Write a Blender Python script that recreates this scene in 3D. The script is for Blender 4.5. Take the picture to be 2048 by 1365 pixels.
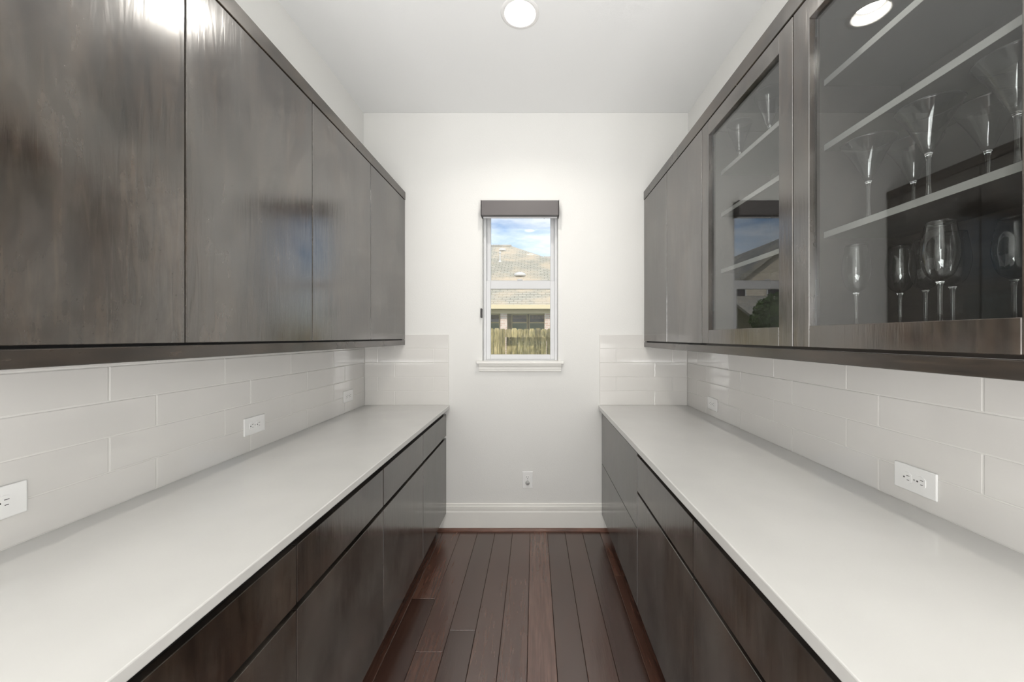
import bpy, bmesh, math, random
from mathutils import Vector, Matrix
random.seed(7)
C = bpy.context.scene.collection
S = bpy.context.scene
for o in list(bpy.data.objects):
    bpy.data.objects.remove(o)

# ------------------------------------------------------------------ camera, world, sun, lamps, exposure
CZ = 1.412                       # camera height; "h" values below are heights measured from the camera
cam_d = bpy.data.cameras.new('camera')
cam_d.sensor_width = 36.0
cam_d.lens = 750.0 / 2048 * 36.0
cam_d.shift_x = -0.0215
cam_d.shift_y = -0.0039
cam_d.clip_start = 0.01
cam_d.clip_end = 300
cam = bpy.data.objects.new('camera', cam_d)
cam.location = (0, 0, CZ)
cam.rotation_euler = (math.radians(90), 0, 0)
C.objects.link(cam)
S.camera = cam

W = bpy.data.worlds.new('world'); S.world = W
W.use_nodes = True
nt = W.node_tree; nt.nodes.clear()
wo = nt.nodes.new('ShaderNodeOutputWorld')
bg = nt.nodes.new('ShaderNodeBackground')
sky = nt.nodes.new('ShaderNodeTexSky')
sky.sky_type = 'NISHITA'; sky.sun_disc = False
sky.sun_elevation = math.radians(48); sky.sun_rotation = math.radians(200)
sky.air_density = 1.0; sky.dust_density = 1.6; sky.ozone_density = 1.6
geo = nt.nodes.new('ShaderNodeTexCoord')
mp = nt.nodes.new('ShaderNodeMapping'); mp.inputs['Scale'].default_value = (2.2, 2.2, 8.0); mp.inputs['Location'].default_value = (3.7, 1.3, 0.4)
cn = nt.nodes.new('ShaderNodeTexNoise'); cn.inputs['Scale'].default_value = 1.9
cn.inputs['Detail'].default_value = 7; cn.inputs['Roughness'].default_value = 0.55
cr = nt.nodes.new('ShaderNodeValToRGB')
cr.color_ramp.elements[0].position = 0.40; cr.color_ramp.elements[0].color = (0, 0, 0, 1)
cr.color_ramp.elements[1].position = 0.60; cr.color_ramp.elements[1].color = (0.85, 0.85, 0.85, 1)
mx = nt.nodes.new('ShaderNodeMixRGB')
mx.inputs[2].default_value = (6.0, 6.15, 6.3, 1)
L = nt.links.new
L(geo.outputs['Generated'], mp.inputs[0]); L(mp.outputs[0], cn.inputs['Vector'])
L(cn.outputs['Fac'], cr.inputs[0]); L(cr.outputs[0], mx.inputs[0]); L(sky.outputs[0], mx.inputs[1])
L(mx.outputs[0], bg.inputs[0]); L(bg.outputs[0], wo.inputs[0])
bg.inputs[1].default_value = 0.20

def lamp(name, kind, loc, rot, energy, color=(1, 1, 1), **kw):
    d = bpy.data.lights.new(name, kind)
    d.energy = energy; d.color = color
    for k, v in kw.items(): setattr(d, k, v)
    o = bpy.data.objects.new(name, d); o.location = loc; o.rotation_euler = rot
    C.objects.link(o)
    return o
R = math.radians
lamp('sun', 'SUN', (0, 0, 12), (R(47), R(16), 0), 2.6, (1.0, 0.93, 0.80), angle=R(0.6))
# unseen fill strips added behind the camera to lift tiles and walls
for sx, px in ((-1, -1.07), (1, 0.95)):
    lamp('rear_fill', 'AREA', (px, -1.2, 1.15), (R(90), 0, R(38 * sx)), 26, (1.0, 0.992, 0.985), shape='RECTANGLE', size=0.28, size_y=2.0)
lamp('bounce_fill', 'AREA', (-0.05, -0.75, 1.0), (R(180), 0, 0), 77, (1.0, 0.992, 0.985), shape='RECTANGLE', size=1.6, size_y=1.0)  # added up-facing fill, brightens the ceiling and upper walls
CAN = [(-0.071, 1.90), (-0.071, -0.10), (-0.071, -1.75)]
CEIL = CZ + 1.641
CAN_POWER = [11, 4, 4]
for i, (x, y) in enumerate(CAN):
    lamp('can_lamp', 'AREA', (x, y, CEIL + 0.045), (0, 0, 0), CAN_POWER[i], (1.0, 0.95, 0.87), shape='DISK', size=0.11)

S.view_settings.view_transform = 'Standard'
S.view_settings.look = 'None'
S.view_settings.gamma = 1
S.view_settings.use_curve_mapping = False
S.view_settings.exposure = 0.05

# ------------------------------------------------------------------ materials
def new_mat(name):
    m = bpy.data.materials.new(name); m.use_nodes = True
    n = m.node_tree; b = n.nodes['Principled BSDF']
    return m, n, b
def node(n, t, **kw):
    x = n.nodes.new(t)
    for k, v in kw.items(): setattr(x, k, v)
    return x
def plain(name, col, rough=0.5, bump=0.0, bscale=200, var=0.0, vscale=3, metal=0.0, spec=0.5, coat=0.0):
    m, n, b = new_mat(name)
    b.inputs['Base Color'].default_value = (*col, 1)
    b.inputs['Roughness'].default_value = rough
    b.inputs['Metallic'].default_value = metal
    b.inputs['Specular IOR Level'].default_value = spec
    b.inputs['Coat Weight'].default_value = coat
    g = node(n, 'ShaderNodeNewGeometry')
    if var:
        t = node(n, 'ShaderNodeTexNoise'); t.inputs['Scale'].default_value = vscale; t.inputs['Detail'].default_value = 4
        r = node(n, 'ShaderNodeValToRGB')
        r.color_ramp.elements[0].position = 0.3; r.color_ramp.elements[1].position = 0.7
        r.color_ramp.elements[0].color = (*[c * (1 - var) for c in col], 1)
        r.color_ramp.elements[1].color = (*[min(1, c * (1 + var)) for c in col], 1)
        n.links.new(g.outputs['Position'], t.inputs['Vector']); n.links.new(t.outputs['Fac'], r.inputs[0])
        n.links.new(r.outputs[0], b.inputs['Base Color'])
    if bump:
        t = node(n, 'ShaderNodeTexNoise'); t.inputs['Scale'].default_value = bscale; t.inputs['Detail'].default_value = 2
        bp = node(n, 'ShaderNodeBump'); bp.inputs['Strength'].default_value = bump; bp.inputs['Distance'].default_value = 0.002
        n.links.new(g.outputs['Position'], t.inputs['Vector']); n.links.new(t.outputs['Fac'], bp.inputs['Height'])
        n.links.new(bp.outputs[0], b.inputs['Normal'])
    return m

def wood(name, c0, c1, c2, scale, rough=(0.22, 0.42), smudge=0.35, ior=1.5, cloud=(3.0, 3.0, 2.0), streak=0.35, seed_amt=9.0, tint=0.0, bump=0.03):
    """stained veneer: long streaks along the axis given the smallest scale, cloudy figure, hand-worn sheen"""
    m, n, b = new_mat(name)
    g = node(n, 'ShaderNodeNewGeometry'); oi = node(n, 'ShaderNodeObjectInfo')
    mul = node(n, 'ShaderNodeMath', operation='MULTIPLY'); mul.inputs[1].default_value = seed_amt
    add = node(n, 'ShaderNodeVectorMath', operation='ADD')
    n.links.new(oi.outputs['Random'], mul.inputs[0])
    n.links.new(g.outputs['Position'], add.inputs[0]); n.links.new(mul.outputs[0], add.inputs[1])
    mpp = node(n, 'ShaderNodeMapping'); mpp.inputs['Scale'].default_value = scale
    n.links.new(add.outputs[0], mpp.inputs[0])
    t1 = node(n, 'ShaderNodeTexNoise'); t1.inputs['Scale'].default_value = 5; t1.inputs['Detail'].default_value = 6; t1.inputs['Distortion'].default_value = 0.6
    n.links.new(mpp.outputs[0], t1.inputs['Vector'])
    mp2 = node(n, 'ShaderNodeMapping'); mp2.inputs['Scale'].default_value = tuple(0.45 * (s ** 0.45) for s in scale)
    n.links.new(add.outputs[0], mp2.inputs[0])
    t2 = node(n, 'ShaderNodeTexNoise'); t2.inputs['Scale'].default_value = 5; t2.inputs['Detail'].default_value = 8; t2.inputs['Roughness'].default_value = 0.65; t2.inputs['Distortion'].default_value = 0.5
    n.links.new(mp2.outputs[0], t2.inputs['Vector'])
    mixf = node(n, 'ShaderNodeMath', operation='MULTIPLY_ADD'); mixf.inputs[1].default_value = streak
    sc = node(n, 'ShaderNodeMath', operation='MULTIPLY'); sc.inputs[1].default_value = 1 - streak
    n.links.new(t2.outputs['Fac'], sc.inputs[0]); n.links.new(t1.outputs['Fac'], mixf.inputs[0]); n.links.new(sc.outputs[0], mixf.inputs[2])
    r = node(n, 'ShaderNodeValToRGB'); e = r.color_ramp.elements
    e[0].position = 0.36; e[0].color = (*c0, 1); e[1].position = 0.64; e[1].color = (*c2, 1)
    mid = e.new(0.5); mid.color = (*c1, 1)
    n.links.new(mixf.outputs[0], r.inputs[0])
    col = r.outputs[0]
    if tint:
        hsv = node(n, 'ShaderNodeHueSaturation')
        mr = node(n, 'ShaderNodeMapRange'); mr.inputs['To Min'].default_value = 1 - tint; mr.inputs['To Max'].default_value = 1 + tint
        n.links.new(oi.outputs['Random'], mr.inputs['Value']); n.links.new(mr.outputs[0], hsv.inputs['Value'])
        n.links.new(col, hsv.inputs['Color']); col = hsv.outputs[0]
    # dusty wipe marks
    t3 = node(n, 'ShaderNodeTexNoise'); t3.inputs['Scale'].default_value = 1; t3.inputs['Detail'].default_value = 7; t3.inputs['Roughness'].default_value = 0.62; t3.inputs['Distortion'].default_value = 0.3
    mp3 = node(n, 'ShaderNodeMapping'); mp3.inputs['Scale'].default_value = cloud
    n.links.new(add.outputs[0], mp3.inputs[0]); n.links.new(mp3.outputs[0], t3.inputs['Vector'])
    r3 = node(n, 'ShaderNodeMapRange'); r3.inputs['From Min'].default_value = 0.42; r3.inputs['From Max'].default_value = 0.78
    n.links.new(t3.outputs['Fac'], r3.inputs['Value'])
    sm = node(n, 'ShaderNodeMath', operation='MULTIPLY'); sm.inputs[1].default_value = smudge
    n.links.new(r3.outputs[0], sm.inputs[0])
    mxc = node(n, 'ShaderNodeMixRGB'); mxc.inputs[2].default_value = (0.17, 0.16, 0.145, 1)
    n.links.new(sm.outputs[0], mxc.inputs[0]); n.links.new(col, mxc.inputs[1])
    n.links.new(mxc.outputs[0], b.inputs['Base Color'])
    rr = node(n, 'ShaderNodeMapRange'); rr.inputs['From Min'].default_value = 0.3; rr.inputs['From Max'].default_value = 0.7
    rr.inputs['To Min'].default_value = rough[0]; rr.inputs['To Max'].default_value = rough[1]
    n.links.new(t3.outputs['Fac'], rr.inputs['Value']); n.links.new(rr.outputs[0], b.inputs['Roughness'])
    b.inputs['IOR'].default_value = ior
    bp = node(n, 'ShaderNodeBump'); bp.inputs['Strength'].default_value = bump; bp.inputs['Distance'].default_value = 0.004
    n.links.new(t1.outputs['Fac'], bp.inputs['Height']); n.links.new(bp.outputs[0], b.inputs['Normal'])
    return m

def thin_glass(name, tint=(0.97, 0.985, 0.98), f0=0.045):
    m = bpy.data.materials.new(name); m.use_nodes = True; n = m.node_tree; n.nodes.clear()
    o = node(n, 'ShaderNodeOutputMaterial'); tr = node(n, 'ShaderNodeBsdfTransparent'); gl = node(n, 'ShaderNodeBsdfGlossy')
    tr.inputs[0].default_value = (*tint, 1); gl.inputs['Roughness'].default_value = 0.0
    g = node(n, 'ShaderNodeNewGeometry'); dt = node(n, 'ShaderNodeVectorMath', operation='DOT_PRODUCT')
    ab = node(n, 'ShaderNodeMath', operation='ABSOLUTE'); om = node(n, 'ShaderNodeMath', operation='SUBTRACT'); om.inputs[0].default_value = 1
    pw = node(n, 'ShaderNodeMath', operation='POWER'); pw.inputs[1].default_value = 5
    ma = node(n, 'ShaderNodeMath', operation='MULTIPLY_ADD'); ma.inputs[1].default_value = 1 - f0; ma.inputs[2].default_value = f0
    mxs = node(n, 'ShaderNodeMixShader')
    n.links.new(g.outputs['Incoming'], dt.inputs[0]); n.links.new(g.outputs['Normal'], dt.inputs[1])
    n.links.new(dt.outputs['Value'], ab.inputs[0]); n.links.new(ab.outputs[0], om.inputs[1]); n.links.new(om.outputs[0], pw.inputs[0])
    n.links.new(pw.outputs[0], ma.inputs[0]); n.links.new(ma.outputs[0], mxs.inputs[0])
    n.links.new(tr.outputs[0], mxs.inputs[1]); n.links.new(gl.outputs[0], mxs.inputs[2]); n.links.new(mxs.outputs[0], o.inputs[0])
    return m
def emit(name, col, strength):
    m, n, b = new_mat(name)
    b.inputs['Base Color'].default_value = (*col, 1)
    b.inputs['Emission Color'].default_value = (*col, 1); b.inputs['Emission Strength'].default_value = strength
    return m
def brick_mat(name, c1, c2, mortar, scale=1.0):
    m, n, b = new_mat(name)
    g = node(n, 'ShaderNodeNewGeometry'); sp = node(n, 'ShaderNodeSeparateXYZ'); cb = node(n, 'ShaderNodeCombineXYZ')
    ad = node(n, 'ShaderNodeMath', operation='ADD')
    n.links.new(g.outputs['Position'], sp.inputs[0]); n.links.new(sp.outputs[0], ad.inputs[0]); n.links.new(sp.outputs[1], ad.inputs[1])
    n.links.new(ad.outputs[0], cb.inputs[0]); n.links.new(sp.outputs[2], cb.inputs[1])
    t = node(n, 'ShaderNodeTexBrick'); t.inputs['Scale'].default_value = scale
    t.inputs['Brick Width'].default_value = 0.20; t.inputs['Row Height'].default_value = 0.067; t.inputs['Mortar Size'].default_value = 0.009
    t.inputs['Color1'].default_value = (*c1, 1); t.inputs['Color2'].default_value = (*c2, 1); t.inputs['Mortar'].default_value = (*mortar, 1)
    n.links.new(cb.outputs[0], t.inputs['Vector']); n.links.new(t.outputs[0], b.inputs['Base Color'])
    bp = node(n, 'ShaderNodeBump'); bp.inputs['Strength'].default_value = 0.4; bp.inputs['Distance'].default_value = 0.01; bp.invert = True
    n.links.new(t.outputs['Fac'], bp.inputs['Height']); n.links.new(bp.outputs[0], b.inputs['Normal'])
    b.inputs['Roughness'].default_value = 0.9
    return m
def shingle_mat(name, cols):
    m, n, b = new_mat(name)
    g = node(n, 'ShaderNodeNewGeometry'); sp = node(n, 'ShaderNodeSeparateXYZ'); cb = node(n, 'ShaderNodeCombineXYZ')
    n.links.new(g.outputs['Position'], sp.inputs[0]); n.links.new(sp.outputs[0], cb.inputs[0]); n.links.new(sp.outputs[2], cb.inputs[1])
    t = node(n, 'ShaderNodeTexBrick'); t.inputs['Scale'].default_value = 1
    t.inputs['Brick Width'].default_value = 0.30; t.inputs['Row Height'].default_value = 0.085; t.inputs['Mortar Size'].default_value = 0.010
    t.inputs['Color1'].default_value = (*cols[0], 1); t.inputs['Color2'].default_value = (*cols[1], 1); t.inputs['Mortar'].default_value = (*[c * 0.35 for c in cols[0]], 1)
    n.links.new(cb.outputs[0], t.inputs['Vector'])
    ns = node(n, 'ShaderNodeTexNoise'); ns.inputs['Scale'].default_value = 0.9; ns.inputs['Detail'].default_value = 5
    n.links.new(g.outputs['Position'], ns.inputs['Vector'])
    rp = node(n, 'ShaderNodeMapRange'); rp.inputs['From Min'].default_value = 0.45; rp.inputs['From Max'].default_value = 0.65
    n.links.new(ns.outputs['Fac'], rp.inputs['Value'])
    mxx = node(n, 'ShaderNodeMixRGB'); mxx.inputs[2].default_value = (*cols[2], 1)
    n.links.new(rp.outputs[0], mxx.inputs[0]); n.links.new(t.outputs[0], mxx.inputs[1]); n.links.new(mxx.outputs[0], b.inputs['Base Color'])
    b.inputs['Roughness'].default_value = 0.95
    return m

M = {}
M['wall'] = plain('wall_paint', (0.76, 0.757, 0.735), 0.75, bump=0.25, bscale=170)
M['ceiling'] = plain('ceiling_paint', (0.88, 0.885, 0.88), 0.85, bump=0.15, bscale=150)
M['trim'] = plain('trim_paint', (0.83, 0.82, 0.78), 0.35)
M['vinyl'] = plain('white_vinyl', (0.62, 0.625, 0.635), 0.3)
M['tile'] = plain('glazed_tile', (0.69, 0.675, 0.65), 0.06, bump=0.05, bscale=9, var=0.03, vscale=2.5, coat=0.3)
M['grout'] = plain('grout', (0.72, 0.71, 0.68), 0.9)
M['quartz'] = plain('white_quartz', (0.565, 0.56, 0.54), 0.07, var=0.025, vscale=5)
DK0, DK1, DK2 = (0.009, 0.0072, 0.0055), (0.025, 0.0180, 0.0128), (0.056, 0.039, 0.026)
M['wood_v'] = wood('espresso_veneer_upright', DK0, DK1, DK2, (11, 11, 1.2), ior=2.2, rough=(0.12, 0.23), smudge=0.5, bump=0.10, streak=0.45, cloud=(3.2, 3.2, 2.2))
M['wood_h'] = wood('espresso_veneer_lengthwise', DK0, DK1, DK2, (16, 1.6, 16), ior=1.8, rough=(0.2, 0.3), smudge=0.2)
M['wood_in'] = wood('espresso_interior', (0.026, 0.022, 0.019), (0.038, 0.031, 0.026), (0.052, 0.043, 0.036), (9, 1.1, 9), smudge=0.0, rough=(0.4, 0.5))
M['carcass'] = plain('carcass_shadow_black', (0.010, 0.009, 0.009), 0.6)
M['edge'] = plain('shelf_edge_satin', (0.24, 0.235, 0.225), 0.35)
M['plank'] = wood('dark_oak_plank', (0.060, 0.028, 0.019), (0.078, 0.037, 0.026), (0.100, 0.050, 0.035), (14, 1.0, 9), ior=2.0, rough=(0.21, 0.27), smudge=0.0, cloud=(6, 1.5, 6), tint=0.42, streak=0.6, bump=0.05)
M['shoe'] = wood('brown_shoe_moulding', (0.08, 0.035, 0.022), (0.14, 0.062, 0.04), (0.22, 0.11, 0.07), (1.5, 9, 9), rough=(0.3, 0.45), smudge=0.05)
M['subfloor'] = plain('joint_dark', (0.012, 0.007, 0.005), 0.8)
M['plate'] = plain('white_plastic', (0.84, 0.84, 0.83), 0.28)
M['slot'] = plain('slot_dark', (0.05, 0.05, 0.05), 0.6)
M['slotgrey'] = plain('grey_cap', (0.45, 0.45, 0.44), 0.3)
M['cassette'] = plain('grey_shade_fabric', (0.115, 0.105, 0.105), 0.42, bump=0.2, bscale=900)
M['cassette_end'] = plain('dark_end_cap', (0.05, 0.045, 0.045), 0.4)
M['chain'] = plain('bead_chain', (0.55, 0.55, 0.55), 0.3, metal=0.6)
M['pane'] = thin_glass('clear_pane', f0=0.10)
M['winpane'] = thin_glass('window_pane', (0.97, 0.98, 0.985))
M['canwhite'] = plain('can_trim_white', (0.86, 0.855, 0.84), 0.35)
M['lens'] = emit('lamp_lens', (1.0, 0.97, 0.92), 6.0)
mg, ng, bgl = new_mat('drinking_glass')
bgl.inputs['Transmission Weight'].default_value = 1; bgl.inputs['Roughness'].default_value = 0.0; bgl.inputs['IOR'].default_value = 1.5
M['crystal'] = mg
M['picket'] = wood('weathered_cedar', (0.13, 0.12, 0.05), (0.36, 0.30, 0.13), (0.66, 0.54, 0.30), (8, 8, 0.8), rough=(0.8, 0.95), smudge=0.0, tint=0.4, streak=0.6)
M['brick'] = brick_mat('pale_brick', (0.62, 0.42, 0.34), (0.78, 0.62, 0.54), (0.80, 0.76, 0.70))
M['tanbrick'] = brick_mat('tan_brick', (0.55, 0.47, 0.38), (0.66, 0.58, 0.48), (0.68, 0.64, 0.58))
M['shingle'] = shingle_mat('grey_shingles', ((0.40, 0.385, 0.31), (0.50, 0.47, 0.38), (0.56, 0.46, 0.33)))
M['shingle2'] = shingle_mat('brown_grey_shingles', ((0.36, 0.35, 0.32), (0.43, 0.42, 0.39), (0.46, 0.42, 0.36)))
M['fascia'] = plain('cream_fascia', (0.74, 0.64, 0.42), 0.6)
M['porchwall'] = plain('olive_porch_wall', (0.36, 0.29, 0.16), 0.8, var=0.2, vscale=4)
M['blind'] = plain('brown_valance', (0.20, 0.15, 0.11), 0.8, var=0.5, vscale=9)
M['darkpane'] = plain('dark_window_pane', (0.035, 0.028, 0.035), 0.1)
M['greenpane'] = plain('curtained_window_pane', (0.16, 0.20, 0.11), 0.3)
M['vent'] = plain('grey_roof_vent', (0.62, 0.62, 0.60), 0.5)
M['leaf'] = plain('leaf_green', (0.07, 0.13, 0.03), 0.6, var=0.4, vscale=6)
M['bark'] = plain('bark', (0.16, 0.12, 0.09), 0.9, var=0.3, vscale=12)
M['lawn'] = plain('lawn', (0.12, 0.17, 0.06), 0.95, var=0.3, vscale=4)
M['soffit'] = plain('soffit', (0.5, 0.42, 0.28), 0.8)

# ------------------------------------------------------------------ geometry helpers
WL = {}
def box(bm, x0, x1, y0, y1, z0, z1, bev=0.0, seg=1):
    if x1 < x0: x0, x1 = x1, x0
    if y1 < y0: y0, y1 = y1, y0
    if z1 < z0: z0, z1 = z1, z0
    vs = [bm.verts.new(p) for p in ((x0, y0, z0), (x1, y0, z0), (x1, y1, z0), (x0, y1, z0), (x0, y0, z1), (x1, y0, z1), (x1, y1, z1), (x0, y1, z1))]
    fs = [bm.faces.new([vs[i] for i in f]) for f in ((0, 3, 2, 1), (4, 5, 6, 7), (0, 1, 5, 4), (1, 2, 6, 5), (2, 3, 7, 6), (3, 0, 4, 7))]
    if bev:
        es = list({e for f in fs for e in f.edges})
        bmesh.ops.bevel(bm, geom=es, offset=bev, segments=seg, affect='EDGES', profile=0.5, clamp_overlap=True)
    return bm
def BOX(*a, **k): return box(bmesh.new(), *a, **k)
def prism(bm, pts, axis, a0, a1):
    """extrude a 2-D outline: axis 'x' -> pts are (y,z); 'y' -> (x,z)"""
    f = (lambda a, p: (a, p[0], p[1])) if axis == 'x' else (lambda a, p: (p[0], a, p[1]))
    A = [bm.verts.new(f(a0, p)) for p in pts]; B = [bm.verts.new(f(a1, p)) for p in pts]
    n = len(pts)
    bm.faces.new(A); bm.faces.new(B[::-1])
    for i in range(n): bm.faces.new((A[i], B[i], B[(i + 1) % n], A[(i + 1) % n]))
    bmesh.ops.recalc_face_normals(bm, faces=bm.faces[:])
    return bm
def lathe(prof, seg=40, cx=0, cy=0, cz=0, close=False):
    bm = bmesh.new(); rings = []
    for r, z in prof:
        if r < 1e-6: rings.append([bm.verts.new((cx, cy, cz + z))])
        else: rings.append([bm.verts.new((cx + r * math.cos(2 * math.pi * i / seg), cy + r * math.sin(2 * math.pi * i / seg), cz + z)) for i in range(seg)])
    pairs = list(zip(rings, rings[1:]))
    if close: pairs.append((rings[-1], rings[0]))
    for a, b in pairs:
        for i in range(seg):
            j = (i + 1) % seg
            if len(a) == 1 and len(b) == 1: continue
            if len(a) == 1: bm.faces.new((a[0], b[i], b[j]))
            elif len(b) == 1: bm.faces.new((a[i], a[j], b[0]))
            else: bm.faces.new((a[i], a[j], b[j], b[i]))
    bmesh.ops.recalc_face_normals(bm, faces=bm.faces[:])
    return bm
def cyl(bm, p0, p1, r0, r1=None, seg=10):
    r1 = r0 if r1 is None else r1
    p0, p1 = Vector(p0), Vector(p1); d = (p1 - p0).normalized()
    u = d.orthogonal().normalized(); v = d.cross(u)
    A = [bm.verts.new(p0 + r0 * (u * math.cos(2 * math.pi * i / seg) + v * math.sin(2 * math.pi * i / seg))) for i in range(seg)]
    B = [bm.verts.new(p1 + r1 * (u * math.cos(2 * math.pi * i / seg) + v * math.sin(2 * math.pi * i / seg))) for i in range(seg)]
    bm.faces.new(A[::-1]); bm.faces.new(B)
    for i in range(seg): bm.faces.new((A[i], A[(i + 1) % seg], B[(i + 1) % seg], B[i]))
    return bm
def obj(name, bm, mat, parent=None, origin=None, smooth=False):
    """bm is in world coordinates; the object gets its origin at the centre of its base"""
    vs = [v.co for v in bm.verts]
    if origin is None:
        lo = Vector([min(v[i] for v in vs) for i in range(3)]); hi = Vector([max(v[i] for v in vs) for i in range(3)])
        origin = Vector(((lo.x + hi.x) / 2, (lo.y + hi.y) / 2, lo.z))
    origin = Vector(origin)
    bmesh.ops.translate(bm, vec=-origin, verts=bm.verts[:])
    me = bpy.data.meshes.new(name); bm.to_mesh(me); bm.free()
    if smooth:
        for p in me.polygons: p.use_smooth = True
    me.materials.append(mat)
    o = bpy.data.objects.new(name, me); C.objects.link(o)
    pw = WL[parent.name] if parent else Vector((0, 0, 0))
    o.parent = parent; o.location = origin - pw
    WL[o.name] = origin
    return o
def empty(name, loc):
    o = bpy.data.objects.new(name, None); C.objects.link(o); o.location = loc; o.empty_display_size = 0.05
    WL[o.name] = Vector(loc)
    return o
def tag(o, label, cat, group=None, kind=None):
    o['label'] = label; o['category'] = cat
    if group: o['group'] = group
    if kind: o['kind'] = kind
    return o
def struct(o): o['kind'] = 'structure'; return o
def slab(o, w=0.0015):
    """smooth look for bevelled pieces"""
    return o
def H(h): return CZ + h

# ------------------------------------------------------------------ main planes
WLX, WRX, WBY = -1.247, 1.128, 2.745          # painted wall faces
TLX, TRX, TBY = -1.237, 1.119, 2.737          # tile faces
REAR = -2.6
YL = [0.433, 1.0125, 1.593, 2.163, 2.737]     # left cabinet joints
YR = [0.55, 1.163, 1.794, 2.737]              # right cabinet joints

# floor: a dark base with every board a piece of its own
fl = struct(obj('floor', BOX(WLX - 0.1, WRX + 0.1, REAR - 0.1, WBY + 0.15, -0.12, -0.012), M['subfloor'], origin=(0, 0, 0)))
PW = 0.126
cuts = {0: [1.1, -0.75], -1: [2.95, 0.85, -1.0], -2: [1.35, -0.6], -3: [1.804, 0.1, -1.6], -4: [1.68, 0.35, -1.2], -5: [2.023, 0.55, -1.0], -6: [1.2, -0.4],
        1: [1.42, -0.2, -1.9], 2: [0.7, -1.1], 3: [1.3, -0.5], 4: [2.217, 0.9, -0.9]}
def planks(k, ys):
    x0 = -0.029 + PW * k
    edges = [y for y in [WBY] + sorted(ys, reverse=True) + [REAR] if y <= WBY]
    for a, b in zip(edges, edges[1:]):
        bm = BOX(x0 + 0.0009, x0 + PW - 0.0009, b + 0.0007, a - 0.0007, -0.012, 0.0, bev=0.0011)
        obj('plank', bm, M['plank'], fl)
for k in range(-6, 5): planks(k, cuts.get(k, [1.0, -0.9]))
for k in (-10, -9, -8, -7, 5, 6, 7, 8):
    x0 = max(-0.029 + PW * k, WLX); x1 = min(-0.029 + PW * (k + 1), WRX)
    for a, b in ((WBY, 1.0), (1.0, -0.8), (-0.8, REAR)):
        if x1 - x0 > 0.01: obj('plank', BOX(x0 + 0.0006, x1 - 0.0006, b + 0.0007, a - 0.0007, -0.012, 0.0, bev=0.0011), M['plank'], fl)

# walls
wl = struct(obj('wall_left', BOX(WLX - 0.12, WLX, REAR - 0.12, WBY + 0.15, -0.1, CEIL + 0.25), M['wall'], origin=(WLX, 0, 0)))
wr = struct(obj('wall_right', BOX(WRX, WRX + 0.12, REAR - 0.12, WBY + 0.15, -0.1, CEIL + 0.25), M['wall'], origin=(WRX, 0, 0)))
wrear = struct(obj('wall_rear', BOX(WLX, WRX, REAR - 0.12, REAR, -0.1, CEIL + 0.25), M['wall'], origin=(0, REAR, 0)))
WX0, WX1, WZ0, WZ1 = -0.378, 0.176, H(-0.178), H(0.985)
bm = bmesh.new()
outer = [(WLX, -0.1), (WRX, -0.1), (WRX, CEIL + 0.25), (WLX, CEIL + 0.25)]
inner = [(WX0, WZ0), (WX1, WZ0), (WX1, WZ1), (WX0, WZ1)]
T = 0.15
def ringface(bm, A, B):
    n = len(A)
    for i in range(n): bm.faces.new((A[i], A[(i + 1) % n], B[(i + 1) % n], B[i]))
of = [bm.verts.new((x, WBY, z)) for x, z in outer]; inf = [bm.verts.new((x, WBY, z)) for x, z in inner]
ob = [bm.verts.new((x, WBY + T, z)) for x, z in outer]; inb = [bm.verts.new((x, WBY + T, z)) for x, z in inner]
ringface(bm, of, inf); ringface(bm, inb, ob); ringface(bm, inf, inb); ringface(bm, ob, of)
bmesh.ops.recalc_face_normals(bm, faces=bm.faces[:])
wb = struct(obj('wall_back', bm, M['wall'], origin=(0, WBY, 0)))

# ceiling with round holes for the recessed lamps
bm = bmesh.new()
es = []
def loop(pts):
    vs = [bm.verts.new(p) for p in pts]
    for i in range(len(vs)): es.append(bm.edges.new((vs[i], vs[(i + 1) % len(vs)])))
loop([(WLX, REAR, CEIL), (WRX, REAR, CEIL), (WRX, WBY, CEIL), (WLX, WBY, CEIL)])
for cx, cy in CAN:
    loop([(cx + 0.080 * math.cos(2 * math.pi * i / 40), cy + 0.080 * math.sin(2 * math.pi * i / 40), CEIL) for i in range(40)])
bmesh.ops.triangle_fill(bm, use_beauty=True, use_dissolve=False, edges=es)
for f in bm.faces:
    if f.normal.z > 0: f.normal_flip()
box(bm, WLX, WRX, REAR, WBY, CEIL + 0.15, CEIL + 0.25)
struct(obj('ceiling', bm, M['ceiling'], origin=(0, 0, CEIL)))

# ------------------------------------------------------------------ wall tiles
ROW, LEN, GR = 0.1033, 0.408, 0.0026
base_h = -0.498
row_z = [H(base_h) + ROW * i for i in range(6)]
def tile_mesh_key(l, hgt): return (round(l, 4), round(hgt, 4))
tile_meshes = {}
def tile(parent, axis, a0, a1, z0, z1, face, inward):
    """axis 'y': tile on a side wall (normal along x); 'x': tile on the back wall"""
    l = a1 - a0 - GR; hh = z1 - z0 - GR
    if l < 0.006 or hh < 0.006: return
    key = (axis, inward, round(l, 4), round(hh, 4))
    if key not in tile_meshes:
        bm = bmesh.new()
        th = 0.0095
        if axis == 'y': box(bm, 0, -inward * th, -l / 2, l / 2, 0, hh, bev=0.0024, seg=2)
        else: box(bm, -l / 2, l / 2, 0, th, 0, hh, bev=0.0024, seg=2)
        me = bpy.data.meshes.new('tile'); bm.to_mesh(me); bm.free(); me.materials.append(M['tile'])
        tile_meshes[key] = me
    o = bpy.data.objects.new('tile', tile_meshes[key]); C.objects.link(o)
    o.parent = parent
    c = (a0 + a1) / 2
    p = Vector((face, c, z0 + GR / 2)) if axis == 'y' else Vector((c, face, z0 + GR / 2))
    o.location = p - WL[parent.name]
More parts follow.
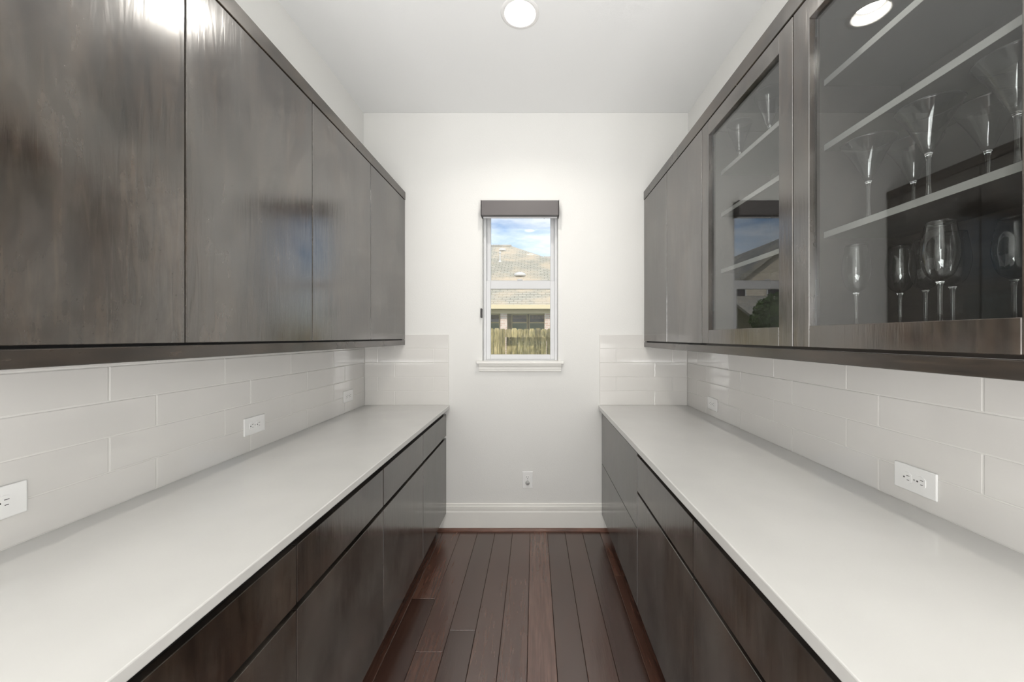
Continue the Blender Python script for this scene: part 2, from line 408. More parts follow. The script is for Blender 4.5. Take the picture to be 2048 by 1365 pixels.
def course(parent, axis, lo, hi, joint, z0, z1, face, inward):
    k = math.floor((lo - joint) / LEN); a = joint + k * LEN
    while a < hi:
        s, e = max(a, lo), min(a + LEN, hi)
        if e - s > 0.012: tile(parent, axis, s, e, z0, z1, face, inward)
        a += LEN
for r in range(5):
    odd = r % 2 == 0                       # rows 1, 3, 5 from the counter
    z0, z1 = row_z[r], row_z[r + 1]
    course(wb, 'x', WLX + 0.010, -0.623, -1.016 if odd else -1.140, z0, z1, TBY, 1)
    course(wb, 'x', 0.479, WRX - 0.009, 0.880 if odd else 1.009, z0, z1, TBY, 1)
    zl = min(z1, H(-0.030)); zr = min(z1, H(-0.045))
    course(wl, 'y', YL[0], TBY, 1.229 if odd else 1.092, z0, zl, TLX, 1)
    course(wr, 'y', YR[0], TBY, 1.217 if odd else 1.343, z0, zr, TRX, -1)
g = obj('grout', BOX(WLX, TLX - 0.0015, YL[0], TBY, row_z[0], H(-0.0305)), M['grout'], wl)
g = obj('grout', BOX(TRX + 0.0015, WRX, YR[0], TBY, row_z[0], H(-0.0455)), M['grout'], wr)
g = obj('grout', BOX(WLX + 0.009, -0.6235, TBY + 0.0015, WBY, row_z[0], row_z[5] - 0.001), M['grout'], wb)
g = obj('grout', BOX(0.4795, WRX - 0.008, TBY + 0.0015, WBY, row_z[0], row_z[5] - 0.001), M['grout'], wb)

# ------------------------------------------------------------------ baseboard and shoe moulding
bz = 0.195
prof = [(0, 0), (-0.015, 0), (-0.015, bz - 0.062), (-0.0115, bz - 0.050), (-0.0115, bz - 0.047), (-0.0145, bz - 0.043), (-0.0145, bz - 0.022), (-0.0125, bz - 0.020),
        (-0.0125, bz - 0.016), (-0.0105, bz - 0.013), (-0.009, bz - 0.002), (-0.006, bz), (0, bz)]
def baseboard(name, x0, x1):
    bm = bmesh.new(); prism(bm, [(WBY + a, z) for a, z in prof], 'x', x0, x1)
    return struct(obj(name, bm, M['trim']))
baseboard('baseboard_back', -0.640 - 0.075, 0.4935 + 0.075)
bm = bmesh.new()
q = [(WBY - 0.015, 0.0), (WBY - 0.034, 0.0)] + [(WBY - 0.015 - 0.019 * math.cos(t), 0.021 * math.sin(t)) for t in (0.35, 0.8, 1.2, math.pi / 2)]
prism(bm, q, 'x', -0.70, 0.55)
struct(obj('trim_1', bm, M['shoe']))

# ------------------------------------------------------------------ window
win = struct(empty('window_1', ((WX0 + WX1) / 2, WBY + 0.05, WZ0)))
FY0, FY1 = WBY + 0.045, WBY + 0.115
def frame_bm(x0, x1, z0, z1, wl_, wr_, wb_, wt, y0, y1, bev=0.002):
    bm = bmesh.new()
    box(bm, x0, x0 + wl_, y0, y1, z0, z1, bev=bev); box(bm, x1 - wr_, x1, y0, y1, z0, z1, bev=bev)
    box(bm, x0 + wl_, x1 - wr_, y0, y1, z0, z0 + wb_, bev=bev); box(bm, x0 + wl_, x1 - wr_, y0, y1, z1 - wt, z1, bev=bev)
    return bm
obj('window_frame', frame_bm(WX0 + 0.001, WX1 - 0.001, WZ0 + 0.001, WZ1 - 0.001, 0.022, 0.022, 0.010, 0.02, FY0, FY1), M['vinyl'], win)
us = obj('upper_sash', frame_bm(WX0 + 0.023, WX1 - 0.023, H(0.372), WZ1 - 0.021, 0.030, 0.030, 0.055, 0.03, FY0 + 0.035, FY0 + 0.062), M['vinyl'], win)
obj('pane', BOX(WX0 + 0.05, WX1 - 0.05, FY0 + 0.047, FY0 + 0.050, H(0.42), WZ1 - 0.045), M['winpane'], us)
ls = obj('lower_sash', frame_bm(WX0 + 0.023, WX1 - 0.023, WZ0 + 0.0115, H(0.420), 0.032, 0.032, 0.036, 0.062, FY0 + 0.006, FY0 + 0.033), M['vinyl'], win)
obj('pane', BOX(WX0 + 0.05, WX1 - 0.05, FY0 + 0.018, FY0 + 0.021, WZ0 + 0.035, H(0.365)), M['winpane'], ls)
bm = BOX(-0.125, -0.085, FY0 + 0.000, FY0 + 0.008, H(0.423), H(0.432), bev=0.002)
obj('sash_lock', bm, M['vinyl'], ls)
# sill (stool) with a stepped apron under it
SX0, SX1 = (950.9 - 1068) / 280, (1128.3 - 1068) / 280
bm = BOX(SX0, SX1, WBY - 0.042, WBY, H(-0.1945), H(-0.175), bev=0.004, seg=2)
box(bm, WX0 + 0.0005, WX1 - 0.0005, WBY, FY0, H(-0.1775), H(-0.1745))
obj('window_sill', bm, M['trim'], win)
bm = bmesh.new()
prism(bm, [(WBY, H(-0.252)), (WBY - 0.011, H(-0.252)), (WBY - 0.014, H(-0.246)), (WBY - 0.014, H(-0.236)), (WBY - 0.019, H(-0.233)), (WBY - 0.019, H(-0.219)), (WBY - 0.026, H(-0.215)),
           (WBY - 0.032, H(-0.203)), (WBY - 0.034, H(-0.1946)), (WBY, H(-0.1946))], 'x', SX0 + 0.018, SX1 - 0.018)
obj('apron', bm, M['trim'], win)

# ------------------------------------------------------------------ cabinets
def front(parent, name, side, face, y0, y1, z0, z1, mat):
    """a slab door or drawer front, 20 mm thick, with eased edges"""
    return obj(name, BOX(face, face + side * 0.020, y0 + 0.0026, y1 - 0.0026, z0, z1, bev=0.0016, seg=2), mat, parent)

LFX, RFX = -0.640, 0.4935                      # base fronts
LUX, RUX = -0.941, 0.803                       # wall cabinet fronts
wall_gap = 0.0006
# --- base cabinets
def base_unit(side, face, wallx, y0, y1, fronts, label, group):
    t = empty('base_cabinet', ((face + wallx) / 2, (y0 + y1) / 2, 0))
    tag(t, label, 'cabinet', group)
    s = side                                   # +1: fronts look to -x ... the body lies at face + s*...
    body = BOX(face + s * 0.0215, wallx, y0 + 0.0003, y1 - 0.0003, H(-1.292), H(-0.5295 if side > 0 else -0.5247))
    obj('body', body, M['carcass'], t)
    obj('toe_kick', BOX(face + s * 0.075, face + s * 0.090, y0 + 0.0003, y1 - 0.0003, 0.0, H(-1.2925)), M['carcass'], t)
    for nm, a, b, mt in fronts:
        front(t, nm, s, face, y0, y1, H(b), H(a), M[mt])
    return t
LG = 'dark wood base cabinets under the left counter'
RG = 'dark wood base cabinets under the right counter'
lb = ['nearest dark base cabinet under the left counter, cut off by the lower photo edge',
      'second dark base cabinet from the camera under the left counter, wide drawer over plain door',
      'third dark base cabinet from the camera under the left counter, brown sheen on drawer',
      'farthest dark base cabinet under the left counter, touching the back wall beside the baseboard']
for i in range(4):
    base_unit(-1, LFX, WLX + wall_gap, YL[i], YL[i + 1], [('drawer', -0.562, -0.720, 'wood_v'), ('door', -0.738, -1.287, 'wood_v')], lb[i], LG)
rb = ['nearest dark base cabinet under the right counter, cut off by the lower photo edge',
      'middle dark base cabinet under the right counter, shallow drawer over a smudged tall front',
      'farthest dark base cabinet under the right counter, two equal deep drawers beside the back wall']
for i in range(2):
    base_unit(1, RFX, WRX - wall_gap, YR[i], YR[i + 1], [('drawer', -0.569, -0.736, 'wood_v'), ('drawer', -0.750, -1.294, 'wood_v')], rb[i], RG)
base_unit(1, RFX, WRX - wall_gap, YR[2], YR[3], [('drawer', -0.556, -0.9165, 'wood_v'), ('drawer', -0.921, -1.294, 'wood_v')], rb[2], RG)

# --- countertops
CL = obj('countertop', BOX(WLX + wall_gap, -0.617, YL[0] - 0.012, WBY - wall_gap, H(-0.5240), H(-0.498) - 0.0002, bev=0.003, seg=2), M['quartz'])
tag(CL, 'long white quartz countertop on the left, over the drawer and door cabinets', 'countertop')
CR = obj('countertop', BOX(WRX - wall_gap, 0.470, YR[0] - 0.012, WBY - wall_gap, H(-0.5288), H(-0.498) - 0.0002, bev=0.003, seg=2), M['quartz'])
tag(CR, 'long white quartz countertop on the right, below the glass-door cabinets', 'countertop')

# --- wall cabinets, left: one plain door each
UG = 'dark wall cabinets on the left wall'
lu = ['nearest dark wall cabinet on the left, scratched grey wood door cut by the photo edge',
      'second dark wall cabinet from the camera on the left, bright lamp glare at its top',
      'third dark wall cabinet from the camera on the left, pale window glare down its door',
      'farthest and narrowest looking dark wall cabinet on the left, against the back wall']
for i in range(4):
    t = empty('wall_cabinet', (-1.09, (YL[i] + YL[i + 1]) / 2, H(-0.0225)))
    tag(t, lu[i], 'cabinet', UG)
    obj('body', BOX(LUX - 0.0215, WLX + wall_gap, YL[i] + 0.0003, YL[i + 1] - 0.0003, H(-0.0225), H(1.03)), M['carcass'], t)
    front(t, 'door', -1, LUX, YL[i], YL[i + 1], H(-0.0155), H(0.9965), M['wood_v'])
o = obj('cabinet_rail', BOX(LUX + 0.003, LUX - 0.020, YL[0], TBY - 0.0006, H(1.000), H(1.057), bev=0.0015), M['wood_h'])
tag(o, 'dark wood rail along the top of the left wall cabinets', 'trim')
o = obj('cabinet_rail', BOX(LUX, LUX - 0.020, YL[0], TBY - 0.0006, H(-0.0585), H(-0.0228), bev=0.0015), M['wood_h'])
tag(o, 'dark wood light rail under the left wall cabinets, above the white tiles', 'trim')

# --- wall cabinets, right
t = empty('wall_cabinet', (0.97, (YR[2] + YR[3]) / 2, H(-0.0385)))
tag(t, 'far right dark wall cabinet with two plain doors, against the back wall', 'cabinet')
obj('body', BOX(RUX + 0.0215, WRX - wall_gap, YR[2] + 0.0003, YR[3] - 0.0003, H(-0.0385), H(1.03)), M['carcass'], t)
front(t, 'door', 1, RUX, 1.794, 2.267, H(-0.030), H(0.9965), M['wood_v'])
front(t, 'door', 1, RUX, 2.267, 2.737, H(-0.030), H(0.9965), M['wood_v'])
SHX = 0.885
SH = [(0.302, 'mid'), (0.568, 'mid'), (0.766, 'top')]      # underside heights of the shelves
FLOOR_H = 0.018
def glass_cabinet(y0, y1, label):
    t = empty('glass_door_cabinet', (0.97, (y0 + y1) / 2, H(-0.0385)))
    tag(t, label, 'cabinet', 'glass-door wall cabinets on the right')
    x0, x1 = RUX + 0.0215, WRX - wall_gap
    bm = bmesh.new(); a, b = y0 + 0.0003, y1 - 0.0003
    box(bm, x0, x1, a, a + 0.018, H(-0.0385), H(1.03)); box(bm, x0, x1, b - 0.018, b, H(-0.0385), H(1.03))
    box(bm, x1 - 0.008, x1, a + 0.018, b - 0.018, H(-0.0385), H(1.03))
    box(bm, x0, x1 - 0.008, a + 0.018, b - 0.018, H(-0.0385), H(FLOOR_H)); box(bm, x0, x1 - 0.008, a + 0.018, b - 0.018, H(0.972), H(1.03))
    obj('body', bm, M['wood_in'], t)
    for h, _ in SH:
        s = obj('shelf', BOX(SHX + 0.0012, x1 - 0.0085, a + 0.0185, b - 0.0185, H(h), H(h + 0.018)), M['wood_in'], t)
        obj('edge_strip', BOX(SHX, SHX + 0.0012, a + 0.0185, b - 0.0185, H(h), H(h + 0.018)), M['edge'], s)
    # framed door
    fw = 0.066; z0, z1 = H(-0.030), H(0.9965); ya, yb = y0 + 0.0019, y1 - 0.0019
    bm = bmesh.new()
    box(bm, RUX, RUX + 0.020, ya, ya + fw, z0, z1, bev=0.0016); box(bm, RUX, RUX + 0.020, yb - fw, yb, z0, z1, bev=0.0016)
    box(bm, RUX, RUX + 0.020, ya + fw, yb - fw, z1 - fw, z1, bev=0.0012); box(bm, RUX, RUX + 0.020, ya + fw, yb - fw, z0, z0 + 0.0625, bev=0.0012)
    d = obj('door', bm, M['wood_v'], t)
    obj('pane', BOX(RUX + 0.0125, RUX + 0.0165, ya + fw - 0.008, yb - fw + 0.008, z0 + 0.055, z1 - fw + 0.008), M['pane'], d)
    for hz in (0.12, 0.88):
        obj('hinge', BOX(RUX + 0.0205, RUX + 0.030, yb - fw + 0.002, yb - fw + 0.012, H(hz), H(hz + 0.05), bev=0.002), M['slot'], d)
    return t
glass_cabinet(YR[0], YR[1], 'nearest right wall cabinet, big glass door showing cocktail and wine glasses')
glass_cabinet(YR[1], YR[2], 'narrower looking glass-door wall cabinet on the right, reflecting the bright window')
o = obj('cabinet_rail', BOX(RUX - 0.003, RUX + 0.020, YR[0], TBY - 0.0006, H(1.000), H(1.061), bev=0.0015), M['wood_h'])
tag(o, 'dark wood rail along the top of the right wall cabinets, above the glass doors', 'trim')
o = obj('cabinet_rail', BOX(RUX, RUX + 0.020, YR[0], TBY - 0.0006, H(-0.073), H(-0.0388), bev=0.0015), M['wood_h'])
tag(o, 'scuffed dark wood light rail under the right wall cabinets', 'trim')

# ------------------------------------------------------------------ glassware
def bowl_bm(outer, th):
    """outer: list (r, z) from the bottom centre up to the rim; returns a thin closed shell"""
    inn = [(max(r - th, 0.0), z + (th * 0.3 if r > th else th * 2.0)) for r, z in outer]
    inn = [(r, z) for r, z in inn if r > 0]
    zb = inn[0][1]
    prof = [(0.0, outer[0][1])] + [p for p in outer if p[0] > 0]
    rim_r, rim_z = outer[-1]
    prof += [(rim_r - th * 0.5, rim_z + th * 0.5)]
    prof += inn[::-1][0:] + [(0.0, zb)]
    return lathe(prof, 40)
def smooth_curve(pts, n=5):
    out = []
    for i in range(len(pts) - 1):
        p0 = pts[max(i - 1, 0)]; p1 = pts[i]; p2 = pts[i + 1]; p3 = pts[min(i + 2, len(pts) - 1)]
        for k in range(n):
            t = k / n
            out.append(tuple(0.5 * ((2 * p1[j]) + (-p0[j] + p2[j]) * t + (2 * p0[j] - 5 * p1[j] + 4 * p2[j] - p3[j]) * t * t + (-p0[j] + 3 * p1[j] - 3 * p2[j] + p3[j]) * t ** 3) for j in (0, 1)))
    out.append(pts[-1])
    return [(max(r, 0.0), z) for r, z in out]
def glass_thing(name, loc, bowl, stem, foot):
    t = empty(name, loc)
    for nm, bm in (('bowl', bowl), ('stem', stem), ('foot', foot)):
        me_o = obj(nm, bm, M['crystal'], None, origin=(0, 0, 0), smooth=True)
        me_o.parent = t
    return t
def foot_bm(r):
    return lathe([(0, 0), (r * 0.97, 0.0), (r, 0.0008), (r, 0.0018), (r * 0.6, 0.0032), (r * 0.25, 0.0065), (0.006, 0.011), (0.0045, 0.0145), (0, 0.0145)], 40)
def stem_bm(z0, z1, r=0.0042):
    p = smooth_curve([(0.0055, z0), (r * 0.92, z0 + 0.02), (r * 0.85, (z0 + z1) / 2), (r, z1 - 0.02), (0.0058, z1 - 0.006), (0.0075, z1 - 0.002), (0.0055, z1)], 4)
    return lathe([(0, z0)] + p + [(0, z1)], 20)
def martini(name, loc, g, hb, rim):
    zb = g - hb
    b = smooth_curve([(0.0, zb), (0.007, zb + 0.001), (0.0115, zb + 0.006), (0.015, zb + 0.016), (0.027, zb + hb * 0.42), (0.044, zb + hb * 0.74), (rim, g)], 5)
    return glass_thing(name, loc, bowl_bm(b, 0.0013), stem_bm(0.0146, zb - 0.0001), foot_bm(0.036))
def wine(name, loc, g=0.245, hb=0.135, rmax=0.033, rim=0.025):
    zb = g - hb
    b = smooth_curve([(0.0, zb), (0.010, zb + 0.003), (0.024, zb + 0.017), (rmax, zb + hb * 0.40), (rmax * 0.985, zb + hb * 0.62), (rim, g)], 7)
    return glass_thing(name, loc, bowl_bm(b, 0.0012), stem_bm(0.0146, zb - 0.0001), foot_bm(0.031))
def dup(root, loc, label, scale=None):
    r = root.copy(); C.objects.link(r); r.location = loc
    r['label'] = label
    for ch in [c for c in bpy.data.objects if c.parent == root]:
        c = ch.copy(); C.objects.link(c); c.parent = r
    return r
MG = 'cocktail glasses on the lowest shelf of the near cabinet'
s3 = H(0.302 + 0.018) + 0.0003
m0 = martini('cocktail_glass', (0.930, 0.884, s3), 0.222, 0.108, 0.061)
tag(m0, 'wide clear cocktail glass in the middle of the lowest shelf, front row, brightest of them', 'glass', MG)
for x, y, lb_ in ((0.930, 1.043, 'clear cocktail glass on the lowest shelf, front row, leftmost, near the door frame'),
                  (0.930, 0.722, 'clear cocktail glass on the lowest shelf, front row, cut off by the right photo edge'),
                  (1.055, 1.043, 'faint cocktail glass in the back row, seen between the two front cocktail glasses'),
                  (1.055, 0.872, 'faint cocktail glass in the back row, right of the brightest cocktail glass')):
    dup(m0, (x, y, s3), lb_)
s1 = H(0.766 + 0.018) + 0.0003
k0 = martini('cocktail_glass', (0.925, 1.475, s1), 0.178, 0.130, 0.052)
tag(k0, 'clear cocktail glass on the top shelf behind the far glass door, nearer the camera', 'glass', 'cocktail glasses on the top shelf')
dup(k0, (0.925, 1.69, s1), 'clear cocktail glass on the top shelf behind the far glass door, farther from the camera')
WG = 'wine glasses on the floor of the near glass cabinet'
s0 = H(FLOOR_H) + 0.0003
w0 = wine('wine_glass', (0.928, 0.857, s0))
tag(w0, 'large clear wine glass standing in front, brightest on the near cabinet bottom', 'glass', WG)
for x, y, lb_ in ((0.925, 1.077, 'leftmost wine glass on the near cabinet bottom, pale streak close to the door frame'),
                  (1.060, 1.086, 'wine glass in the back row, second from the left, before the dark reflection edge'),
                  (1.060, 1.015, 'wine glass in the back row, just left of the brightest wine glass'),
                  (1.055, 0.945, 'wine glass in the back row, half hidden behind the brightest wine glass'),
                  (1.060, 0.828, 'rightmost wine glass on the near cabinet bottom, beside the right photo edge')):
    dup(w0, (x, y, s0), lb_)

# ------------------------------------------------------------------ outlets
def outlet(loc, n, up, label, mat=None, group='white duplex wall outlets'):
    """n: outward normal, up: long direction of the plate, with the ground holes at the +up end of each socket"""
    n = Vector(n); u = Vector(up); s = n.cross(u)
    Lc = Vector(loc)
    t = empty('wall_outlet', loc)
    tag(t, label, 'outlet', group)
    def put(name, bm, mat, par):
        Mx = Matrix((s, u, n)).transposed().to_4x4(); Mx.translation = Lc
        bmesh.ops.transform(bm, matrix=Mx, verts=bm.verts[:])
        bmesh.ops.recalc_face_normals(bm, faces=bm.faces[:])
        return obj(name, bm, mat, par, origin=Lc)
    put('cover_plate', BOX(-0.0385, 0.0385, -0.0615, 0.0615, 0.0, 0.006, bev=0.003, seg=2), M['plate'], t)
    for c in (-0.0195, 0.0195):
        bm = bmesh.new()
        pts = []
        for i in range(28):
            a = 2 * math.pi * i / 28
            pts.append((0.0172 * math.cos(a), max(-0.0142, min(0.0142, 0.0172 * math.sin(a)))))
        A = [bm.verts.new((x, y + c, 0.0055)) for x, y in pts]; B = [bm.verts.new((x * 0.97, y * 0.97 + c, 0.0078)) for x, y in pts]
        bm.faces.new(B)
        for i in range(28): bm.faces.new((A[i], A[(i + 1) % 28], B[(i + 1) % 28], B[i]))
        r = put('socket', bm, M['plate'], t)
        bm = bmesh.new()
        box(bm, -0.0072, -0.0055, c - 0.008, c + 0.001, 0.0074, 0.0081); box(bm, 0.0055, 0.0072, c - 0.007, c + 0.000, 0.0074, 0.0081)
        bm2 = lathe([(0, 0), (0.0026, 0), (0.0026, 0.0007), (0, 0.0007)], 12, 0, c + 0.0085, 0.0074)
        me = bpy.data.meshes.new('t'); bm2.to_mesh(me); bm2.free(); bm.from_mesh(me); bpy.data.meshes.remove(me)
        put('slots', bm, M['slot'], r)
    put('screw', lathe([(0, 0), (0.0028, 0), (0.0024, 0.001), (0, 0.0012)], 12, 0, 0, 0.006), M['slotgrey'], t)
    return t
OG = 0.0003
outlet((TLX + OG, 0.851, H(-0.385)), (1, 0, 0), (0, -1, 0), 'nearest white outlet on the left tiles, cut by the left photo edge')
outlet((TLX + OG, 1.655, H(-0.388)), (1, 0, 0), (0, -1, 0), 'white outlet in the middle of the left tile wall')
outlet((TLX + OG, 2.490, H(-0.392)), (1, 0, 0), (0, -1, 0), 'small looking white outlet at the far end of the left tile wall')
outlet((TRX - OG, 1.098, H(-0.419)), (-1, 0, 0), (0, 1, 0), 'large looking white outlet on the right tiles, nearest the camera')
outlet((TRX - OG, 2.345, H(-0.419)), (-1, 0, 0), (0, 1, 0), 'small looking white outlet at the far end of the right tile wall')
outlet((-0.047, WBY - OG, H(-1.045)), (0, -1, 0), (0, 0, -1), 'white upright outlet low on the back wall below the window')
bm = lathe([(0, 0), (0.0165, 0), (0.0165, 0.003), (0.013, 0.006), (0.006, 0.007), (0.005, 0.012), (0, 0.0125)], 24)
bmesh.ops.transform(bm, matrix=Matrix.Translation((-0.047, WBY - OG - 0.0085, H(-1.0645))) @ Matrix.Rotation(R(90), 4, 'X'), verts=bm.verts[:])
tag(obj('outlet_cap', bm, M['slotgrey'], smooth=True), 'small round plug cap in the lower socket of the back wall outlet', 'plug cap')

# ------------------------------------------------------------------ roller shade over the window
t = empty('roller_shade', (-0.10, 2.70, H(0.865)))
tag(t, 'rolled-up grey shade cassette across the top of the window', 'window shade')
cx0, cx1 = -0.379, 0.179
bm = BOX(cx0 + 0.004, cx1 - 0.004, 2.666, 2.742, H(0.868), H(0.9735), bev=0.004, seg=2)
obj('cassette', bm, M['cassette'], t)
for x in (cx0, cx1 - 0.004):
    obj('end_cap', BOX(x, x + 0.004, 2.664, 2.744, H(0.864), H(0.9755), bev=0.001), M['cassette_end'], t)
obj('hem_bar', BOX(cx0 + 0.012, cx1 - 0.012, 2.700, 2.712, H(0.858), H(0.8678), bev=0.002), M['vinyl'], t)
bm = bmesh.new()
for i in range(140):
    z = H(0.866) - i * 0.0052
    bmesh.ops.create_icosphere(bm, subdivisions=1, radius=0.0017, matrix=Matrix.Translation((-0.3815, 2.726, z)))
obj('bead_chain', bm, M['chain'], t)
obj('chain_tensioner', BOX(-0.3885, -0.3765, 2.714, 2.744, H(0.140), H(0.208), bev=0.003), M['cassette_end'], t)

# ------------------------------------------------------------------ recessed lights
lbl = ['round recessed ceiling light, lit, seen at the top of the photo', 'recessed ceiling light above the camera, out of view', 'recessed ceiling light behind the camera, out of view']
for i, (cx, cy) in enumerate(CAN[:1] + CAN[1:]):
    t = empty('recessed_light', (cx, cy, CEIL))
    tag(t, lbl[i], 'ceiling light', 'recessed ceiling lights')
    obj('trim_ring', lathe([(0.076, 0.002), (0.076, -0.003), (0.082, -0.0045), (0.093, -0.003), (0.098, -0.0004), (0.098, 0.0)], 48, cx, cy, CEIL), M['canwhite'], t, smooth=True)
    obj('baffle', lathe([(0.0765, 0.0), (0.0765, 0.01), (0.072, 0.045), (0.064, 0.085), (0.0, 0.086)], 48, cx, cy, CEIL), M['canwhite'], t, smooth=True)
    obj('lens', lathe([(0, 0.052), (0.054, 0.054), (0.058, 0.062), (0.056, 0.080), (0, 0.082)], 40, cx, cy, CEIL), M['lens'], t, smooth=True)

# ------------------------------------------------------------------ outside the window
GZ = -0.25
struct(obj('ground', BOX(-40, 40, WBY + 0.2, 70, GZ - 0.2, GZ), M['lawn']))
# fence
fn = empty('picket_fence', (0, 9.2, GZ))
tag(fn, 'weathered wooden privacy fence beyond the window, in front of the neighbouring house', 'fence')
def picket(x, y, z0, z1, w=0.132):
    bm = bmesh.new(); k = 0.03
    prism(bm, [(x - w / 2, z0), (x + w / 2, z0), (x + w / 2, z1 - k), (x + w / 2 - k, z1), (x - w / 2 + k, z1), (x - w / 2, z1 - k)], 'y', y, y + 0.016)
    obj('picket', bm, M['picket'], fn)
FT = H(0.205)
x = -7.0
while x < -0.66:
    picket(x, 9.0, GZ + 0.02, FT + random.uniform(-0.012, 0.012)); x += 0.142
xs = x - 0.004
x = xs
while x < 4.6:
    picket(x, 9.22, GZ + 0.02, FT - 0.015 + random.uniform(-0.008, 0.008)); x += 0.142
x = xs
while x < 4.6:
    picket(x, 8.985, FT - 0.21, FT + random.uniform(-0.012, 0.012)); x += 0.142
obj('cap_board', BOX(xs - 0.066, 4.6, 9.003, 9.04, FT - 0.205, FT - 0.165), M['picket'], fn)
obj('cap_board', BOX(xs - 0.066, 4.6, 9.24, 9.28, FT - 0.30, FT - 0.21), M['picket'], fn)
for x in (-6.5, -4.2, -2.0, 0.35, 2.7, 4.4):
    obj('post', BOX(x, x + 0.09, 9.242 if x > -0.6 else 9.02, 9.33 if x > -0.6 else 9.11, GZ, FT - 0.05), M['picket'], fn)

# neighbouring house with porch
hs = empty('house', (0, 16, GZ))
tag(hs, 'neighbouring brick house with porch columns and pale shingled roof straight outside the window', 'house')
EY, EH, RY, RH = 13.6, H(1.155), 20.8, H(5.05)
XL, XR2 = -4.3, 5.6
rx = -1.25
bm = bmesh.new()
v = [bm.verts.new(p) for p in ((XL, EY, EH), (XR2, EY, EH), (rx, RY, RH), (XL, RY, RH), (XL, 2 * RY - EY, EH), (XR2, 2 * RY - EY, EH))]
for f in ((0, 1, 2, 3), (3, 2, 5, 4), (1, 5, 2), (0, 3, 4), (0, 4, 5, 1)): bm.faces.new([v[i] for i in f])
bmesh.ops.recalc_face_normals(bm, faces=bm.faces[:])
rf = obj('roof', bm, M['shingle'], hs)
obj('ridge_cap', BOX(XL, rx, RY - 0.12, RY + 0.12, RH - 0.04, RH + 0.05), M['shingle2'], hs)
obj('fascia', BOX(XL, XR2, EY - 0.03, EY + 0.0, EH - 0.13, EH + 0.02), M['fascia'], hs)
obj('porch_beam', BOX(XL + 0.2, XR2 - 0.3, 13.95, 14.25, EH - 0.28, EH - 0.10), M['fascia'], hs)
obj('wall', BOX(XL + 0.3, XR2 - 0.4, 15.6, 27.4, GZ, EH - 0.02), M['porchwall'], hs)
for x in (-2.78, -1.13, 0.52, 2.17, 3.82):
    obj('column', BOX(x - 0.125, x + 0.125, 13.97, 14.22, GZ, EH - 0.28), M['brick'], hs)
for x in (-2.85, -1.75, -0.60, 0.12, 1.3, 2.4, 3.5):
    y = 15.6; w = 0.33
    zt, zm, zb = H(0.97), H(0.60), H(-0.3)
    wd = obj('window', frame_bm(x - w, x + w, zb, zt - 0.02, 0.035, 0.035, 0.05, 0.04, y - 0.06, y - 0.001), M['fascia'], hs)
    obj('pane', BOX(x - w + 0.036, x + w - 0.036, y - 0.035, y - 0.02, zm + 0.03, zt - 0.08), M['darkpane'], wd)
    obj('pane', BOX(x - w + 0.036, x + w - 0.036, y - 0.035, y - 0.02, zb + 0.06, zm - 0.03), M['greenpane'], wd)
    obj('muntin', BOX(x - w + 0.036, x + w - 0.036, y - 0.045, y - 0.015, zm - 0.03, zm + 0.03), M['fascia'], wd)
    obj('valance', BOX(x - w + 0.036, x + w - 0.036, y - 0.040, y - 0.036, zt - 0.22, zt - 0.07), M['blind'], wd)
def on_roof(px, py):
    k = (RH - EH) / (RY - EY); s = (674.5 - py) / 750
    y = (CZ - EH + k * EY) / (k - s)
    return ((px - 1068) / 750 * y, y, CZ + s * y)
p = on_roof(1040, 551)
bm = lathe([(0, -0.05), (0.26, -0.05), (0.26, 0.02), (0.22, 0.09), (0.1, 0.13), (0, 0.14)], 24, *p); obj('roof_vent', bm, M['vent'], hs, smooth=True)
p = on_roof(1005, 501)
bm = lathe([(0, -0.05), (0.2, -0.05), (0.2, 0.02), (0.16, 0.08), (0, 0.11)], 24, *p); obj('roof_vent', bm, M['vent'], hs, smooth=True)
p = Vector(on_roof(1000, 523))
bm = cyl(bmesh.new(), p - Vector((0, 0, 0.1)), p + Vector((0, 0, 0.42)), 0.035, seg=12); cyl(bm, p + Vector((0, 0, 0.40)), p + Vector((0, 0, 0.47)), 0.07, 0.05, seg=12); cyl(bm, p - Vector((0, 0, 0.1)), p + Vector((0, 0, 0.05)), 0.12, 0.04, seg=12)
obj('vent_pipe', bm, M['vent'], hs)
# second roof behind, right
h2 = empty('house', (6, 36, GZ))
tag(h2, 'roof of a house behind, just showing at the right edge of the window', 'house')
bm = bmesh.new()
prism(bm, [(30.5, H(2.8)), (36, H(7.75)), (41.5, H(2.8))], 'x', 0.95, 12)
obj('roof', bm, M['shingle2'], h2)
obj('wall', BOX(1.2, 11.8, 31, 41, GZ, H(2.8)), M['tanbrick'], h2)
# left gabled house, seen mirrored in the cabinet glass
h3 = empty('house', (-13, 22, GZ))
tag(h3, 'gabled tan brick house on the far left outside, seen mirrored in the glass cabinet door', 'house')
bm = bmesh.new(); prism(bm, [(-17.5, H(1.6)), (-12.3, H(5.6)), (-7.1, H(1.6)), (-7.3, H(1.45)), (-12.3, H(5.35)), (-17.3, H(1.45))], 'y', 19.6, 28)
obj('roof', bm, M['shingle2'], h3)
bm = bmesh.new(); prism(bm, [(-17, GZ), (-7.7, GZ), (-7.7, H(1.8)), (-12.3, H(5.3)), (-17, H(1.8))], 'y', 20.0, 27.8)
obj('wall', bm, M['tanbrick'], h3)
bm = bmesh.new(); prism(bm, [(17.6, H(1.0)), (20.0, H(2.2)), (20.0, H(2.05)), (17.6, H(0.85))], 'x', -12.5, -8.6)
obj('porch_roof', bm, M['shingle2'], h3)
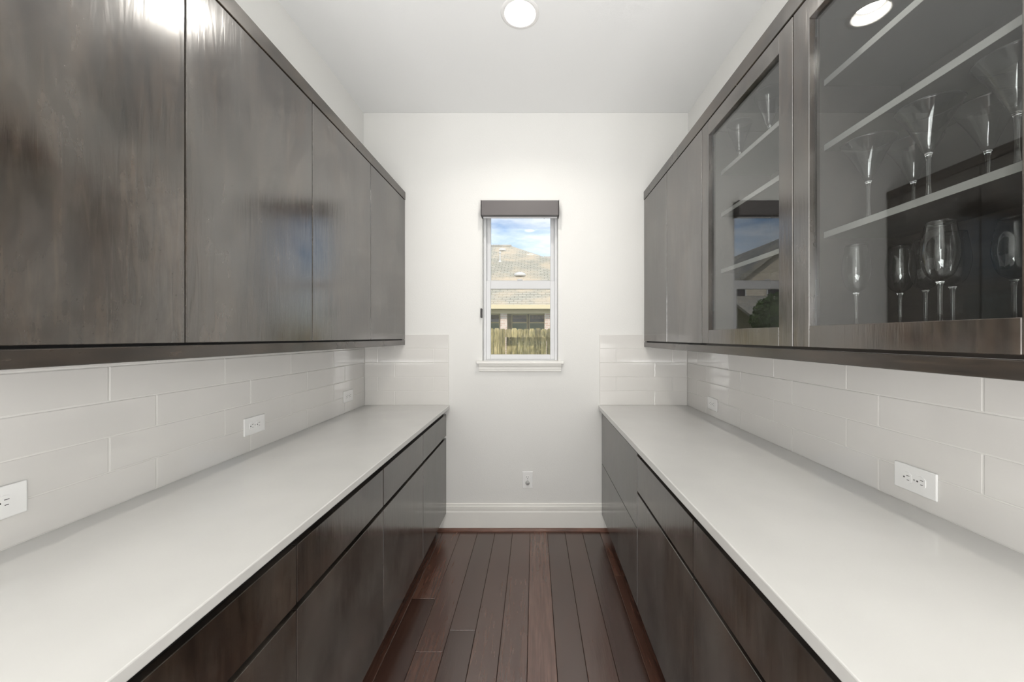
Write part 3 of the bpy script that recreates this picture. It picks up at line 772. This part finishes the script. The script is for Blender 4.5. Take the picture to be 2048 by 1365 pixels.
for x in (-9.2, -11.2, -13.4):
    wd = obj('window', frame_bm(x - 0.45, x + 0.45, H(2.35) - 0.6, H(2.35) + 0.5, 0.06, 0.06, 0.06, 0.06, 19.93, 19.999), M['vinyl'], h3)
    obj('pane', BOX(x - 0.385, x + 0.385, 19.96, 19.97, H(1.82), H(2.78)), M['darkpane'], wd)

# trees
def leaves(bm, c, rad, n, size):
    for _ in range(n):
        d = Vector((random.gauss(0, 1), random.gauss(0, 1), random.gauss(0, 1))).normalized() * (random.random() ** 0.4)
        p = Vector(c) + Vector((d.x * rad[0], d.y * rad[1], d.z * rad[2]))
        a = Vector((random.uniform(-1, 1), random.uniform(-1, 1), random.uniform(-1, 1))).normalized(); b = a.orthogonal().normalized()
        s = size * random.uniform(0.7, 1.3)
        vs = [bm.verts.new(p + a * s), bm.verts.new(p + b * s * 0.5), bm.verts.new(p - a * s), bm.verts.new(p - b * s * 0.5)]
        bm.faces.new(vs)
t = empty('tree', (2.6, 6.6, GZ)); tag(t, 'green tree outside, its leafy branch tip hanging into the top right of the window', 'tree')
bm = cyl(bmesh.new(), (2.6, 6.6, GZ), (2.5, 6.6, 3.6), 0.12, 0.08); cyl(bm, (2.5, 6.6, 3.5), (0.25, 6.05, 3.50), 0.05, 0.012, 6); cyl(bm, (2.5, 6.6, 3.5), (3.2, 6.9, 5.0), 0.07, 0.02, 6)
obj('trunk', bm, M['bark'], t)
bm = bmesh.new(); leaves(bm, (2.7, 6.7, 4.9), (1.5, 1.5, 1.1), 3500, 0.07)
leaves(bm, (0.17, 6.0, 3.42), (0.13, 0.13, 0.10), 90, 0.03); leaves(bm, (1.0, 6.2, 3.75), (0.8, 0.3, 0.2), 500, 0.05)
tag_ = obj('foliage', bm, M['leaf'], t); tag_['kind'] = 'stuff'
t = empty('tree', (-6.2, 12.0, GZ)); tag(t, 'small round garden tree on the far left outside, before the gabled house', 'tree')
bm = cyl(bmesh.new(), (-6.2, 12, GZ), (-6.2, 12, 1.6), 0.06, 0.04); obj('trunk', bm, M['bark'], t)
bm = bmesh.new(); leaves(bm, (-6.2, 12, 1.95), (0.85, 0.7, 0.9), 3000, 0.07); tag_ = obj('foliage', bm, M['leaf'], t); tag_['kind'] = 'stuff'
